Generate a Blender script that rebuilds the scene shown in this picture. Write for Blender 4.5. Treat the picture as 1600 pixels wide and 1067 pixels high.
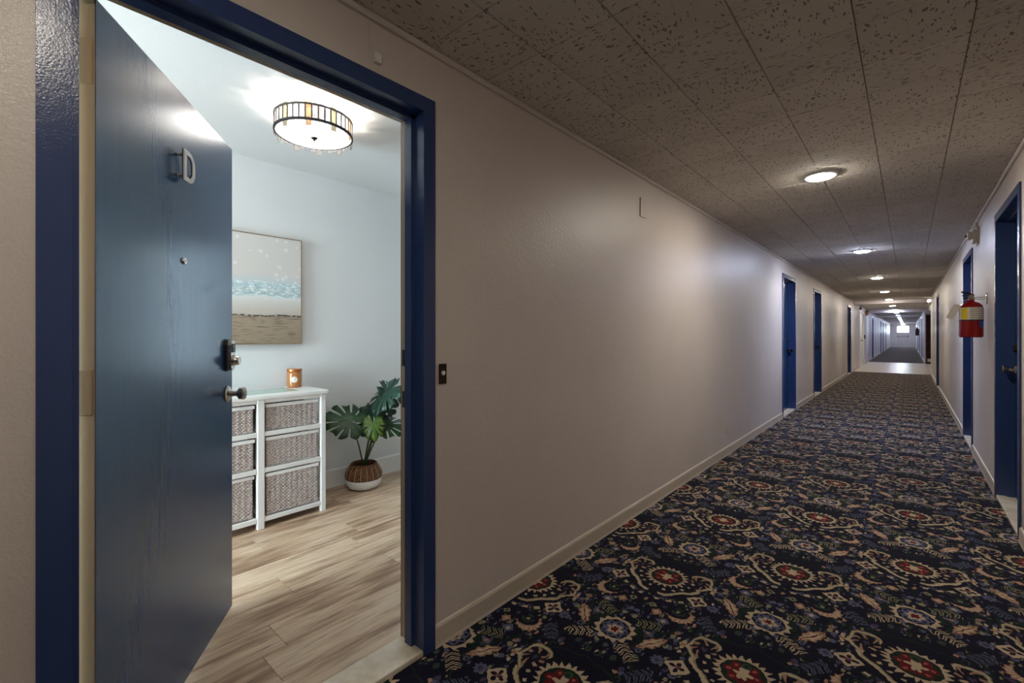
import bpy, bmesh, math, random
from mathutils import Vector, Matrix
random.seed(7)
PI = math.pi
for o in list(bpy.data.objects): bpy.data.objects.remove(o)
scene = bpy.context.scene
C = scene.collection

# ------------------------------------------------------------------ camera
CAM_Z = 1.2
cd = bpy.data.cameras.new('camera'); cam = bpy.data.objects.new('camera', cd); C.objects.link(cam)
cd.sensor_width = 36.0; cd.lens = 16.0; cd.clip_start = 0.02; cd.clip_end = 200
cam.location = (0, 0, CAM_Z); cam.rotation_euler = (PI/2, 0, math.radians(41.09))
cd.shift_y = -10.5/1600
scene.camera = cam

# ------------------------------------------------------------------ world, exposure
SKY = 42.0
w = bpy.data.worlds.new('sky'); scene.world = w; w.use_nodes = True
bg = w.node_tree.nodes['Background']; bg.inputs[0].default_value = (0.74, 0.89, 1.0, 1); bg.inputs[1].default_value = SKY
vs = scene.view_settings
vs.view_transform = 'Standard'; vs.look = 'None'; vs.gamma = 1.0; vs.use_curve_mapping = False
vs.exposure = 0.0
scene.cycles.max_bounces = 8
LED = 215.0                       # radiance of the corridor LED domes
WARM = (1.0, 0.91, 0.78); COOL = (0.70, 0.77, 1.0); NEUT = (1.0, 0.92, 0.80)
ROOM_BULB = 46.0

# ------------------------------------------------------------------ dimensions (metres)
XL, XR = -1.373, 0.4925          # corridor wall faces
HC = 2.285                       # corridor ceiling
WT = 0.125                       # wall thickness
Y0, Y1 = -4.0, 57.4              # corridor ends
LB0, LB1 = 18.4, 25.7            # lobby
RX = -3.457                      # back wall of the room
RZ = -0.01; RH = 2.435           # room floor and ceiling
RY0, RY1 = -2.4, 4.0
def srgb(r, g, b):
    f = lambda c: (c/255/12.92) if c/255 <= 0.04045 else ((c/255+0.055)/1.055)**2.4
    return (f(r), f(g), f(b), 1)

# ------------------------------------------------------------------ node helpers
class NT:
    def __init__(s, name):
        s.m = bpy.data.materials.new(name); s.m.use_nodes = True
        s.t = s.m.node_tree; s.n = s.t.nodes; s.l = s.t.links
        s.b = s.n['Principled BSDF']
    def new(s, typ, **kw):
        n = s.n.new(typ)
        for k, v in kw.items(): setattr(n, k, v)
        return n
    def put(s, sock, v):
        if isinstance(v, V): s.l.new(v.s, sock)
        elif isinstance(v, bpy.types.NodeSocket): s.l.new(v, sock)
        else: sock.default_value = v
    def math(s, op, *a, clamp=False):
        n = s.new('ShaderNodeMath', operation=op); n.use_clamp = clamp
        for i, x in enumerate(a): s.put(n.inputs[i], x)
        return V(s, n.outputs[0])
    def mix(s, f, a, b):
        n = s.new('ShaderNodeMix', data_type='RGBA'); s.put(n.inputs[0], f); s.put(n.inputs[6], a); s.put(n.inputs[7], b)
        return V(s, n.outputs[2])
    def noise(s, vec, scale, detail=3, rough=0.5, out=0):
        n = s.new('ShaderNodeTexNoise'); s.put(n.inputs['Vector'], vec); n.inputs['Scale'].default_value = scale
        n.inputs['Detail'].default_value = detail; n.inputs['Roughness'].default_value = rough
        return V(s, n.outputs[out])
    def voronoi(s, vec, scale, rnd=1.0, feature='F1'):
        n = s.new('ShaderNodeTexVoronoi', feature=feature); s.put(n.inputs['Vector'], vec); n.inputs['Scale'].default_value = scale
        n.inputs['Randomness'].default_value = rnd
        return n
    def mapping(s, vec, scale=(1,1,1), loc=(0,0,0), rot=(0,0,0)):
        n = s.new('ShaderNodeMapping'); s.put(n.inputs[0], vec)
        s.put(n.inputs[1], loc); n.inputs[2].default_value = rot; n.inputs[3].default_value = scale
        return V(s, n.outputs[0])
    def coord(s, which='Object'):
        return V(s, s.new('ShaderNodeTexCoord').outputs[which])
    def ramp(s, f, stops, const=False):
        n = s.new('ShaderNodeValToRGB'); s.put(n.inputs[0], f); e = n.color_ramp.elements
        n.color_ramp.interpolation = 'CONSTANT' if const else 'LINEAR'
        while len(e) < len(stops): e.new(0.5)
        for i, (p, c) in enumerate(stops): e[i].position = p; e[i].color = c
        return V(s, n.outputs[0])
    def bump(s, h, strength, dist):
        n = s.new('ShaderNodeBump'); s.put(n.inputs['Height'], h); n.inputs['Strength'].default_value = strength; n.inputs['Distance'].default_value = dist
        s.l.new(n.outputs[0], s.b.inputs['Normal'])
    def xyz(s, vec):
        n = s.new('ShaderNodeSeparateXYZ'); s.put(n.inputs[0], vec); return [V(s, o) for o in n.outputs]
    def comb(s, x, y, z=0.0):
        n = s.new('ShaderNodeCombineXYZ')
        for i, q in enumerate((x, y, z)): s.put(n.inputs[i], q)
        return V(s, n.outputs[0])
    def set(s, **kw):
        for k, v in kw.items(): s.put(s.b.inputs[k.replace('_', ' ')], v)
        return s
class V:                                     # a socket with arithmetic
    def __init__(s, nt, sock): s.nt = nt; s.s = sock
    def __add__(s, o): return s.nt.math('ADD', s, o)
    __radd__ = __add__
    def __sub__(s, o): return s.nt.math('SUBTRACT', s, o)
    def __rsub__(s, o): return s.nt.math('SUBTRACT', o, s)
    def __mul__(s, o): return s.nt.math('MULTIPLY', s, o)
    __rmul__ = __mul__
    def __truediv__(s, o): return s.nt.math('DIVIDE', s, o)
    def lt(s, o): return s.nt.math('LESS_THAN', s, o)
    def gt(s, o): return s.nt.math('GREATER_THAN', s, o)
    def abs(s): return s.nt.math('ABSOLUTE', s)
    def sin(s): return s.nt.math('SINE', s)
    def cos(s): return s.nt.math('COSINE', s)
    def sqrt(s): return s.nt.math('SQRT', s)
    def floor(s): return s.nt.math('FLOOR', s)

def simple(name, col, rough=0.5, metal=0.0, spec=0.5, **kw):
    t = NT(name); t.set(Base_Color=col, Roughness=rough, Metallic=metal); t.b.inputs['Specular IOR Level'].default_value = spec
    for k, v in kw.items(): t.b.inputs[k.replace('_', ' ')].default_value = v
    return t.m
def emit(name, col, strength):
    t = NT(name); t.set(Base_Color=(0.8, 0.8, 0.8, 1), Roughness=0.4)
    t.b.inputs['Emission Color'].default_value = (*col, 1); t.b.inputs['Emission Strength'].default_value = strength
    return t.m

M = {}
def paint(name, col, rough, peel=0.35, scale=260, var=0.06, patchy=0.0, spec=0.5):
    t = NT(name); co = t.coord()
    n = t.noise(co, 1.3, 4)
    dark = tuple(c*(1-var) for c in col[:3])+(1,); lite = tuple(min(1, c*(1+var)) for c in col[:3])+(1,)
    t.put(t.b.inputs['Base Color'], t.ramp(n, [(0.3, dark), (0.7, lite)]))
    h = t.noise(co, scale, 2) + t.noise(co, scale*0.3, 2)*0.8
    t.bump(h, peel, 0.002); t.set(Roughness=rough); t.b.inputs['Specular IOR Level'].default_value = spec
    return t.m
M['wall'] = paint('corridor_wall_paint', srgb(212, 202, 195), 0.40, 0.55, 170, 0.05)
M['room_wall'] = paint('room_wall_paint', srgb(222, 224, 224), 0.7, 0.15, 240, 0.02)
M['room_ceiling'] = paint('room_ceiling_paint', srgb(206, 206, 204), 0.8, 0.2, 160, 0.02)
M['white_trim'] = simple('white_trim_paint', srgb(232, 232, 230), 0.4)
M['baseboard'] = paint('vinyl_baseboard', srgb(200, 188, 172), 0.35, 0.1, 60, 0.06)
M['cream'] = paint('cream_door_edge', srgb(176, 150, 114), 0.45, 0.3, 60, 0.12)
M['frame_blue'] = paint('blue_frame_gloss', srgb(46, 66, 112), 0.24, 0.22, 240, 0.06)
def door_blue():
    t = NT('blue_door_gloss'); co = t.coord()
    st = t.noise(t.mapping(co, (14, 34, 0.7)), 1.6, 4, 0.6)
    t.put(t.b.inputs['Base Color'], t.ramp(st, [(0.3, srgb(6, 57, 98)), (0.7, srgb(9, 63, 106))]))
    t.bump(st*0.12 + t.noise(co, 150, 2)*0.35, 0.10, 0.002)
    t.put(t.b.inputs['Roughness'], t.math('MULTIPLY_ADD', st, 0.07, 0.22)); t.b.inputs['Specular IOR Level'].default_value = 0.7
    return t.m
M['door_blue'] = door_blue()
M['chrome'] = simple('brushed_nickel', srgb(190, 180, 168), 0.22, 1.0)
M['dark_metal'] = simple('dark_bronze', srgb(60, 50, 40), 0.35, 0.9)
M['black'] = simple('black_plastic', srgb(18, 18, 20), 0.4)
M['brass'] = simple('aged_brass', srgb(176, 140, 80), 0.35, 0.9)
M['copper'] = simple('copper_metal', srgb(190, 120, 70), 0.3, 0.9)
M['letter_white'] = simple('letter_enamel', srgb(226, 224, 218), 0.35)
M['plastic_white'] = simple('ivory_plastic', srgb(216, 208, 192), 0.4)
M['white_paint'] = simple('white_furniture_paint', srgb(236, 236, 234), 0.38)
M['dark_void'] = simple('dark_recess', srgb(22, 20, 18), 0.9)
M['brown_wood'] = simple('dark_brown_wood', srgb(72, 36, 22), 0.4)
M['red'] = simple('red_enamel', srgb(140, 8, 12), 0.25)
M['label_white'] = simple('label_paper', srgb(218, 212, 196), 0.5)
M['yellow'] = simple('yellow_print', srgb(230, 205, 40), 0.5)
M['blue_print'] = simple('blue_sticker', srgb(20, 80, 180), 0.5)
M['sea_glass'] = simple('sea_green_glass', srgb(160, 192, 180), 0.12)
M['grille'] = simple('grey_print', srgb(120, 116, 110), 0.6)
M['white_wall2'] = paint('lobby_white', srgb(224, 218, 222), 0.42, 0.3, 170, 0.03)

def glass(name, tint=(1, 1, 1, 1)):
    t = NT(name); t.n.remove(t.b)
    tr = t.new('ShaderNodeBsdfTransparent'); tr.inputs[0].default_value = tint
    gl = t.new('ShaderNodeBsdfGlossy'); gl.inputs['Roughness'].default_value = 0.02
    fr = t.new('ShaderNodeFresnel'); mx = t.new('ShaderNodeMixShader')
    t.l.new(fr.outputs[0], mx.inputs[0]); t.l.new(tr.outputs[0], mx.inputs[1]); t.l.new(gl.outputs[0], mx.inputs[2])
    t.l.new(mx.outputs[0], t.n['Material Output'].inputs[0])
    return t.m
def blind():
    t = NT('added_blind_cloth'); t.n.remove(t.b); tl = t.new('ShaderNodeBsdfTranslucent'); df = t.new('ShaderNodeBsdfDiffuse'); mx = t.new('ShaderNodeMixShader')
    tl.inputs[0].default_value = (0.80, 0.83, 0.86, 1); df.inputs[0].default_value = (0.75, 0.75, 0.74, 1); mx.inputs[0].default_value = 0.33
    t.l.new(tl.outputs[0], mx.inputs[1]); t.l.new(df.outputs[0], mx.inputs[2]); t.l.new(mx.outputs[0], t.n['Material Output'].inputs[0]); return t.m
M['blind'] = blind()
M['pane'] = glass('window_glass', (0.95, 0.97, 0.97, 1))
def strip_glass(name, tint, clear):
    t = NT(name); t.n.remove(t.b)
    tr = t.new('ShaderNodeBsdfTransparent'); tr.inputs[0].default_value = tint
    tl = t.new('ShaderNodeBsdfTranslucent'); tl.inputs[0].default_value = tuple(c*0.15 for c in tint[:3])+(1,)
    gl = t.new('ShaderNodeBsdfGlossy'); gl.inputs['Roughness'].default_value = 0.1
    a = t.new('ShaderNodeMixShader'); b = t.new('ShaderNodeMixShader')
    n = t.noise(t.coord(), 40, 2); a.inputs[0].default_value = clear; t.put(a.inputs[0], t.math('MULTIPLY_ADD', n, 0.25, clear-0.12, clamp=True))
    t.l.new(tl.outputs[0], a.inputs[1]); t.l.new(tr.outputs[0], a.inputs[2])
    b.inputs[0].default_value = 0.06; t.l.new(a.outputs[0], b.inputs[1]); t.l.new(gl.outputs[0], b.inputs[2])
    t.l.new(b.outputs[0], t.n['Material Output'].inputs[0])
    return t.m
M['came'] = simple('black_came', srgb(20, 16, 12), 0.6)
M['strip_clear'] = strip_glass('pearl_glass', (0.62, 0.62, 0.66, 1), 0.5)
M['strip_amber'] = strip_glass('amber_glass', (0.62, 0.50, 0.38, 1), 0.4)
M['strip_grey'] = strip_glass('smoke_glass', (0.46, 0.45, 0.38, 1), 0.4)

def carpet():
    t = NT('persian_pattern_carpet')
    x, y, _ = t.xyz(t.coord())
    wob = t.noise(t.comb(x, y), 34, 2, 0.6, 1)
    wx, wy, _ = t.xyz(wob)
    x = x + (wx-0.5)*0.022; y = y + (wy-0.5)*0.022
    cream, olive, salmon = srgb(204, 184, 154), srgb(148, 144, 112), srgb(176, 136, 112)
    red, green, dgreen = srgb(104, 20, 22), srgb(50, 74, 50), srgb(22, 42, 32)
    slate, plum, navy, pink = srgb(96, 100, 130), srgb(72, 64, 92), srgb(12, 12, 32), srgb(176, 96, 84)
    CW = 0.4625; P = 0.914
    xx = (x-0.02)/CW
    k = (xx+0.5).floor()
    u = (xx-k)*CW
    par = t.math('FLOORED_MODULO', k, 2.0)
    v = t.math('FLOORED_MODULO', y-2.2077-par*0.457+P/2, P)-P/2
    a = u.abs()
    col = navy
    # busy small leaves and buds filling the ground
    vo = t.voronoi(t.comb(a, v*0.8), 34, 0.9); d = V(t, vo.outputs['Distance']); cr, cg, cb = t.xyz(V(t, vo.outputs['Color']))
    bud = t.ramp(cr, [(0, navy), (0.14, plum), (0.34, slate), (0.52, dgreen), (0.64, green), (0.79, olive), (0.92, salmon)], True)
    ring = d.lt(0.42) * d.gt(cg*0.24)
    col = t.mix(ring, col, bud)
    vo2 = t.voronoi(t.comb(u*1.0, v*0.55), 62, 1.0); d2 = V(t, vo2.outputs['Distance']); c2, c3, _ = t.xyz(V(t, vo2.outputs['Color']))
    bud2 = t.ramp(c2, [(0, navy), (0.22, slate), (0.50, dgreen), (0.62, cream), (0.72, plum), (0.90, olive)], True)
    col = t.mix(d2.lt(0.36)*c3.gt(0.25), col, bud2)
    # curling vines
    vine = ((v*14.0).sin()*0.05 + 0.15 - a).abs().lt(0.006)
    col = t.mix(vine, col, dgreen)
    def polar(cx, cy, sx=1.0, sy=1.0, src=a):
        dx = (src-cx)*(1/sx); dy = (v-cy)*(1/sy)
        return dx, dy, (dx*dx+dy*dy).sqrt(), t.math('ARCTAN2', dy, dx)
    def rot(cx, cy, ang):
        dx = a-cx; dy = v-cy; c, s = math.cos(ang), math.sin(ang)
        return dx*c+dy*s, dy*c-dx*s
    # large medallion
    dx, dy, r, an = polar(0, 0)
    col = t.mix(r.lt(0.195), col, navy)
    sc = r + (an*6.0).sin()*0.010
    low = dy.lt(-0.035)
    col = t.mix((sc-0.158).abs().lt(0.0105)*low*a.gt(0.022), col, olive)
    col = t.mix((sc-0.160).abs().lt(0.0065)*low*a.gt(0.026), col, cream)
    col = t.mix((sc-0.172).abs().lt(0.004)*dy.gt(0.06), col, dgreen)
    la0 = t.math('ARCTAN2', v-0.040, a-0.146)
    # C-scrolls either side, with leaf sprays inside
    lx = a-0.146; ly = v-0.040; lr = (lx*lx*1.2+ly*ly*0.62).sqrt() + (la0*5.0).sin()*0.004; la = t.math('ARCTAN2', ly, lx)
    col = t.mix((lr-0.056).abs().lt(0.0075)*(lx+ly*0.5).gt(-0.032), col, olive)
    col = t.mix((lr-0.056).abs().lt(0.0035)*(lx+ly*0.5).gt(-0.032), col, cream)
    col = t.mix((lr-0.036).abs().lt(0.012)*((la*7.0+lr*110.0).sin()).gt(0.5), col, salmon)
    col = t.mix(lr.lt(0.010), col, plum)
    dots = ((r-0.124).abs().lt(0.007))*((an*18.0).sin().gt(0.55))*dy.lt(0.02)
    col = t.mix(dots, col, cream)
    tooth = t.math('PINGPONG', an*(22/PI), 1.0)
    col = t.mix(r.lt(tooth*0.026+0.078), col, cream)
    col = t.mix(r.lt(0.074), col, dgreen)
    lobe = (an*7.0).cos()
    col = t.mix(r.lt(lobe*0.008+0.058), col, red)
    col = t.mix((r-0.046).abs().lt(0.0075)*lobe.gt(0.72), col, pink)
    col = t.mix(r.lt((an*5.0).cos()*0.009+0.025), col, cream)
    q = (dx*dx + (dy-0.045)*(dy-0.045)).sqrt()
    col = t.mix(q.lt(0.018), col, green); col = t.mix(q.lt(0.009), col, dgreen)
    # row of beads below the medallion
    dx, dy, r, an = polar(0, 0)
    col = t.mix((r-0.215).abs().lt(0.008)*(an*26.0).sin().gt(0.2)*dy.lt(-0.1), col, cream)
    # small medallion
    dx, dy, r, an = polar(0, 0.385)
    col = t.mix(r.lt(0.105)*dy.gt(0.0), col, dgreen)
    tooth = t.math('PINGPONG', an*(13/PI), 1.0)
    col = t.mix(r.lt(tooth*0.018+0.070), col, cream)
    col = t.mix(r.lt(0.062), col, navy)
    col = t.mix(r.lt((an*8.0).cos()*0.006+0.053), col, slate)
    col = t.mix((r-0.044).abs().lt(0.006)*(an*8.0).cos().gt(0.5), col, navy)
    col = t.mix(r.lt((an*6.0).cos()*0.006+0.029), col, cream)
    col = t.mix(r.lt((an*6.0).cos()*0.004+0.016), col, red)
    # cream diamonds holding a four-petalled flower
    dx, dy, r, an = polar(0.188, -0.120)
    man = dx.abs()+dy.abs()
    col = t.mix(man.lt(0.056), col, navy); col = t.mix(man.lt(0.049), col, cream)
    pet = (an*2.0).cos().abs()
    col = t.mix(r.lt(pet*0.030), col, navy); col = t.mix(r.lt(pet*0.012+0.003), col, red); col = t.mix(r.lt(0.006), col, slate)
    for cx, cy, s, c1, c2 in ((0.080, -0.310, 0.026, salmon, cream), (0.128, -0.356, 0.030, slate, cream), (0.045, -0.27, 0.02, olive, dgreen)):
        man = (a-cx).abs()+(v-cy).abs()
        col = t.mix(man.lt(s+0.006), col, navy); col = t.mix(man.lt(s), col, c1); col = t.mix(man.lt(s*0.4), col, c2)
    # curled bird-like leaves
    dx, dy, r, an = polar(0.172, -0.272)
    r2 = ((dx+0.018)*(dx+0.018)+(dy-0.020)*(dy-0.020)).sqrt()
    col = t.mix(r.lt(0.060), col, navy)
    col = t.mix((r2-0.022).abs().lt(0.006)*(an*7.0).sin().gt(-0.4), col, green); col = t.mix(r2.lt(0.009), col, olive)
    cres = r.lt((an*13.0).sin()*0.004+0.054)*r2.gt(0.047)
    col = t.mix(cres, col, salmon)
    col = t.mix(r.lt(0.049)*r2.gt(0.052)*(an*15.0).sin().gt(-0.3), col, cream)
    # serrated leaves
    p, q = rot(0.152, 0.398, 1.0)
    wid = (t.math('PINGPONG', p*60.0, 1.0)*0.35+0.65)*0.030*(1.0-(p*13.5)*(p*13.5))
    col = t.mix(q.abs().lt(wid+0.005)*p.abs().lt(0.075), col, navy)
    col = t.mix(q.abs().lt(wid)*p.abs().lt(0.07), col, salmon)
    col = t.mix(q.abs().lt(wid-0.009), col, cream)
    col = t.mix(q.abs().lt(0.0025)*p.abs().lt(0.06), col, red)
    # paired-leaf sprigs
    for cx, cy, an_, c1 in ((0.098, 0.285, 2.5, cream), (0.190, 0.205, 0.9, slate), (0.10, -0.415, 0.4, olive)):
        p, q = rot(cx, cy, an_)
        s = t.math('PINGPONG', (p+q.abs()*0.6)*(1/0.013), 1.0)
        env = q.abs().lt(0.028)*p.abs().lt(0.050)
        col = t.mix(env, col, navy)
        col = t.mix(env*s.gt(0.42), col, c1); col = t.mix(env*s.gt(0.78), col, dgreen)
    # grey asters and cross flowers on the seam
    dx, dy, r, an = polar(0.205, 0.325)
    col = t.mix(r.lt((an*8.0).cos()*0.004+0.024), col, slate); col = t.mix(r.lt(0.011), col, plum)
    dx, dy, r, an = polar(0.218, 0.015)
    col = t.mix(r.lt((an*2.0).cos().abs()*0.030), col, cream); col = t.mix(r.lt(0.010), col, salmon)
    fuzz = t.noise(t.comb(x, y), 420, 2)
    col = t.mix(fuzz*0.35, col, navy)
    t.put(t.b.inputs['Base Color'], col)
    t.set(Roughness=0.95); t.b.inputs['Specular IOR Level'].default_value = 0.1
    t.b.inputs['Sheen Weight'].default_value = 0.05; t.b.inputs['Sheen Roughness'].default_value = 0.5
    t.bump(fuzz, 0.6, 0.004)
    return t.m
M['carpet'] = carpet()

def tile_mat():
    t = NT('fissured_acoustic_tile')
    oi = t.new('ShaderNodeObjectInfo')
    rnd = V(t, oi.outputs['Random'])
    co = t.mapping(t.coord(), (1, 1, 1), t.comb(rnd*37.0, rnd*11.0, 0.0))
    warp = t.noise(co, 14, 2, 0.5, 1)
    wx, wy, _ = t.xyz(warp); x, y, z = t.xyz(co)
    p = t.comb((x+(wx-0.5)*0.05)*34.0, (y+(wy-0.5)*0.05)*110.0)
    v1 = t.voronoi(p, 1.0); d1 = V(t, v1.outputs['Distance']); c1, c2, _ = t.xyz(V(t, v1.outputs['Color']))
    fis = d1.lt(c1*0.34+0.08)*c2.gt(0.22)
    v2 = t.voronoi(t.comb(x, y), 210.0); pin = V(t, v2.outputs['Distance']).lt(0.2)*V(t, t.xyz(V(t, v2.outputs['Color']))[0].s).gt(0.55)
    hole = t.math('MAXIMUM', fis, pin*0.7)
    base = t.ramp(t.noise(co, 3.0, 2)+(rnd-0.5)*0.2, [(0.3, srgb(206, 199, 190)), (0.7, srgb(216, 210, 201))])
    t.put(t.b.inputs['Base Color'], t.mix(hole*0.72, base, srgb(88, 80, 74)))
    t.bump(1.0-hole, 0.5, 0.003); t.set(Roughness=0.9); t.b.inputs['Specular IOR Level'].default_value = 0.2
    return t.m
M['tile'] = tile_mat()
M['backing'] = simple('ceiling_backing', srgb(96, 88, 80), 0.9)

def wood():
    t = NT('rustic_oak_plank')
    rnd = V(t, t.new('ShaderNodeObjectInfo').outputs['Random'])
    co = t.mapping(t.coord(), (1, 1, 1), t.comb(rnd*13.0, rnd*29.0, 0.0))
    n1 = t.noise(t.mapping(co, (9, 0.9, 1)), 2.2, 5, 0.6)
    n2 = t.noise(t.mapping(co, (60, 1.6, 1)), 2.0, 4, 0.6)
    base = t.ramp(n1*1.15 + (rnd-0.5)*0.16 - 0.06, [(0.24, srgb(112, 82, 62)), (0.38, srgb(158, 126, 100)), (0.50, srgb(198, 168, 138)), (0.64, srgb(218, 194, 166)), (0.82, srgb(182, 142, 112))])
    col = t.mix(t.ramp(n2, [(0.42, (1, 1, 1, 1)), (0.56, (0, 0, 0, 1))])*0.22, base, srgb(112, 88, 66))
    vk = t.noise(t.mapping(co, (34, 2.0, 1), (3.1, 7.7, 0)), 1.5, 3, 0.7)
    col = t.mix(t.ramp(vk, [(0.62, (0, 0, 0, 1)), (0.70, (1, 1, 1, 1))])*0.8, col, srgb(66, 46, 32))
    t.put(t.b.inputs['Base Color'], col); t.set(Roughness=0.38); t.bump(n2, 0.15, 0.002)
    return t.m
M['wood'] = wood()

def marble(name='cream_marble'):
    t = NT(name); co = t.coord(); n = t.noise(co, 9, 6, 0.6)
    t.put(t.b.inputs['Base Color'], t.ramp(n, [(0.35, srgb(206, 190, 164)), (0.6, srgb(232, 222, 204))])); t.set(Roughness=0.3); return t.m
M['marble'] = marble()
M['lobby_tile'] = simple('cream_floor_tile', srgb(226, 214, 200), 0.3)

def weave():
    t = NT('grey_seagrass_weave'); co = t.coord(); _, y, z = t.xyz(co); n0 = t.noise(co, 90, 3)
    row = (z/0.0105).floor(); ph = (y/0.0085 + t.math('FLOORED_MODULO', row, 2.0) + (n0-0.5)*0.7)
    fz = z/0.0105-row
    n = t.math('PINGPONG', ph, 1.0)*0.30 + t.math('PINGPONG', fz*2.0, 1.0)*0.28 + n0*0.5
    t.put(t.b.inputs['Base Color'], t.ramp(n, [(0.30, srgb(92, 80, 76)), (0.48, srgb(166, 152, 146)), (0.74, srgb(216, 208, 204))])); t.set(Roughness=0.8)
    return t.m
M['weave'] = weave()
def rattan():
    t = NT('brown_rattan'); co = t.coord(); x, y, z = t.xyz(co)
    n = t.noise(co, 60, 3)
    t.put(t.b.inputs['Base Color'], t.ramp(n, [(0.35, srgb(74, 46, 26)), (0.65, srgb(128, 86, 52))])); t.set(Roughness=0.7)
    return t.m
M['rattan'] = rattan()
M['cord'] = simple('pale_cord', srgb(186, 160, 122), 0.8)
M['soil'] = simple('dark_moss', srgb(30, 24, 18), 0.95)
def leafm(name, a, b):
    t = NT(name); n = t.noise(t.coord(), 22, 3)
    t.put(t.b.inputs['Base Color'], t.ramp(n, [(0.3, a), (0.7, b)])); t.set(Roughness=0.42); return t.m
M['leaf_dark'] = leafm('dark_leaf', srgb(8, 38, 28), srgb(16, 58, 40))
M['leaf_mid'] = leafm('mid_leaf', srgb(20, 52, 22), srgb(36, 76, 32))
M['leaf_lite'] = leafm('leaf_underside', srgb(54, 80, 20), srgb(80, 106, 32))
M['stem'] = simple('plant_stem', srgb(46, 70, 34), 0.5)
def amber():
    t = NT('amber_jar_glass'); t.set(Base_Color=srgb(168, 108, 62), Roughness=0.15); return t.m
M['amber'] = amber()
M['wax'] = simple('wax', srgb(228, 190, 140), 0.6)
def beach():
    t = NT('beach_print'); _, y, z = t.xyz(t.coord())           # z 0..1.905-1.133
    zz = z + (t.noise(t.comb(0.0, y*3.0, z*6.0), 2.0, 4)-0.5)*0.05
    base = t.ramp(zz*(1/0.772), [(0.0, srgb(150, 134, 114)), (0.22, srgb(158, 142, 122)), (0.245, srgb(150, 134, 116)), (0.285, srgb(188, 180, 170)), (0.38, srgb(206, 204, 198)), (0.43, srgb(216, 218, 216)), (0.455, srgb(170, 194, 198)), (0.50, srgb(186, 200, 200)), (0.54, srgb(176, 200, 206)), (0.58, srgb(196, 204, 206)), (0.65, srgb(208, 205, 200)), (1.0, srgb(205, 203, 199))])
    st = t.noise(t.comb(0.0, y*7.0, z*60.0), 1.4, 4, 0.65)
    base = t.mix(t.ramp(st, [(0.48, (0, 0, 0, 1)), (0.66, (1, 1, 1, 1))])*zz.lt(0.20)*0.75, base, srgb(96, 82, 68))
    foam = t.noise(t.comb(0.0, y*16.0, z*46.0), 1.5, 4, 0.7)
    base = t.mix(foam.gt(0.55)*zz.gt(0.335)*zz.lt(0.44)*0.8, base, srgb(232, 238, 238))
    base = t.mix(foam.lt(0.43)*zz.gt(0.345)*zz.lt(0.43)*0.6, base, srgb(120, 166, 176))
    crest = (zz-0.205).abs().lt(0.006)*t.noise(t.comb(0.0, y, z), 30, 2).gt(0.45)
    base = t.mix(crest, base, srgb(70, 58, 48))
    sp = t.voronoi(t.comb(0.0, y, z), 30.0); ds = V(t, sp.outputs['Distance']); cs = t.xyz(V(t, sp.outputs['Color']))
    base = t.mix(ds.lt(cs[0]*cs[0]*0.42)*cs[1].gt(0.25)*zz.gt(0.40)*0.5, base, srgb(232, 232, 230))
    t.put(t.b.inputs['Base Color'], base); t.set(Roughness=0.6)
    return t.m
M['beach'] = beach()
M['far_carpet'] = None

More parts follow.
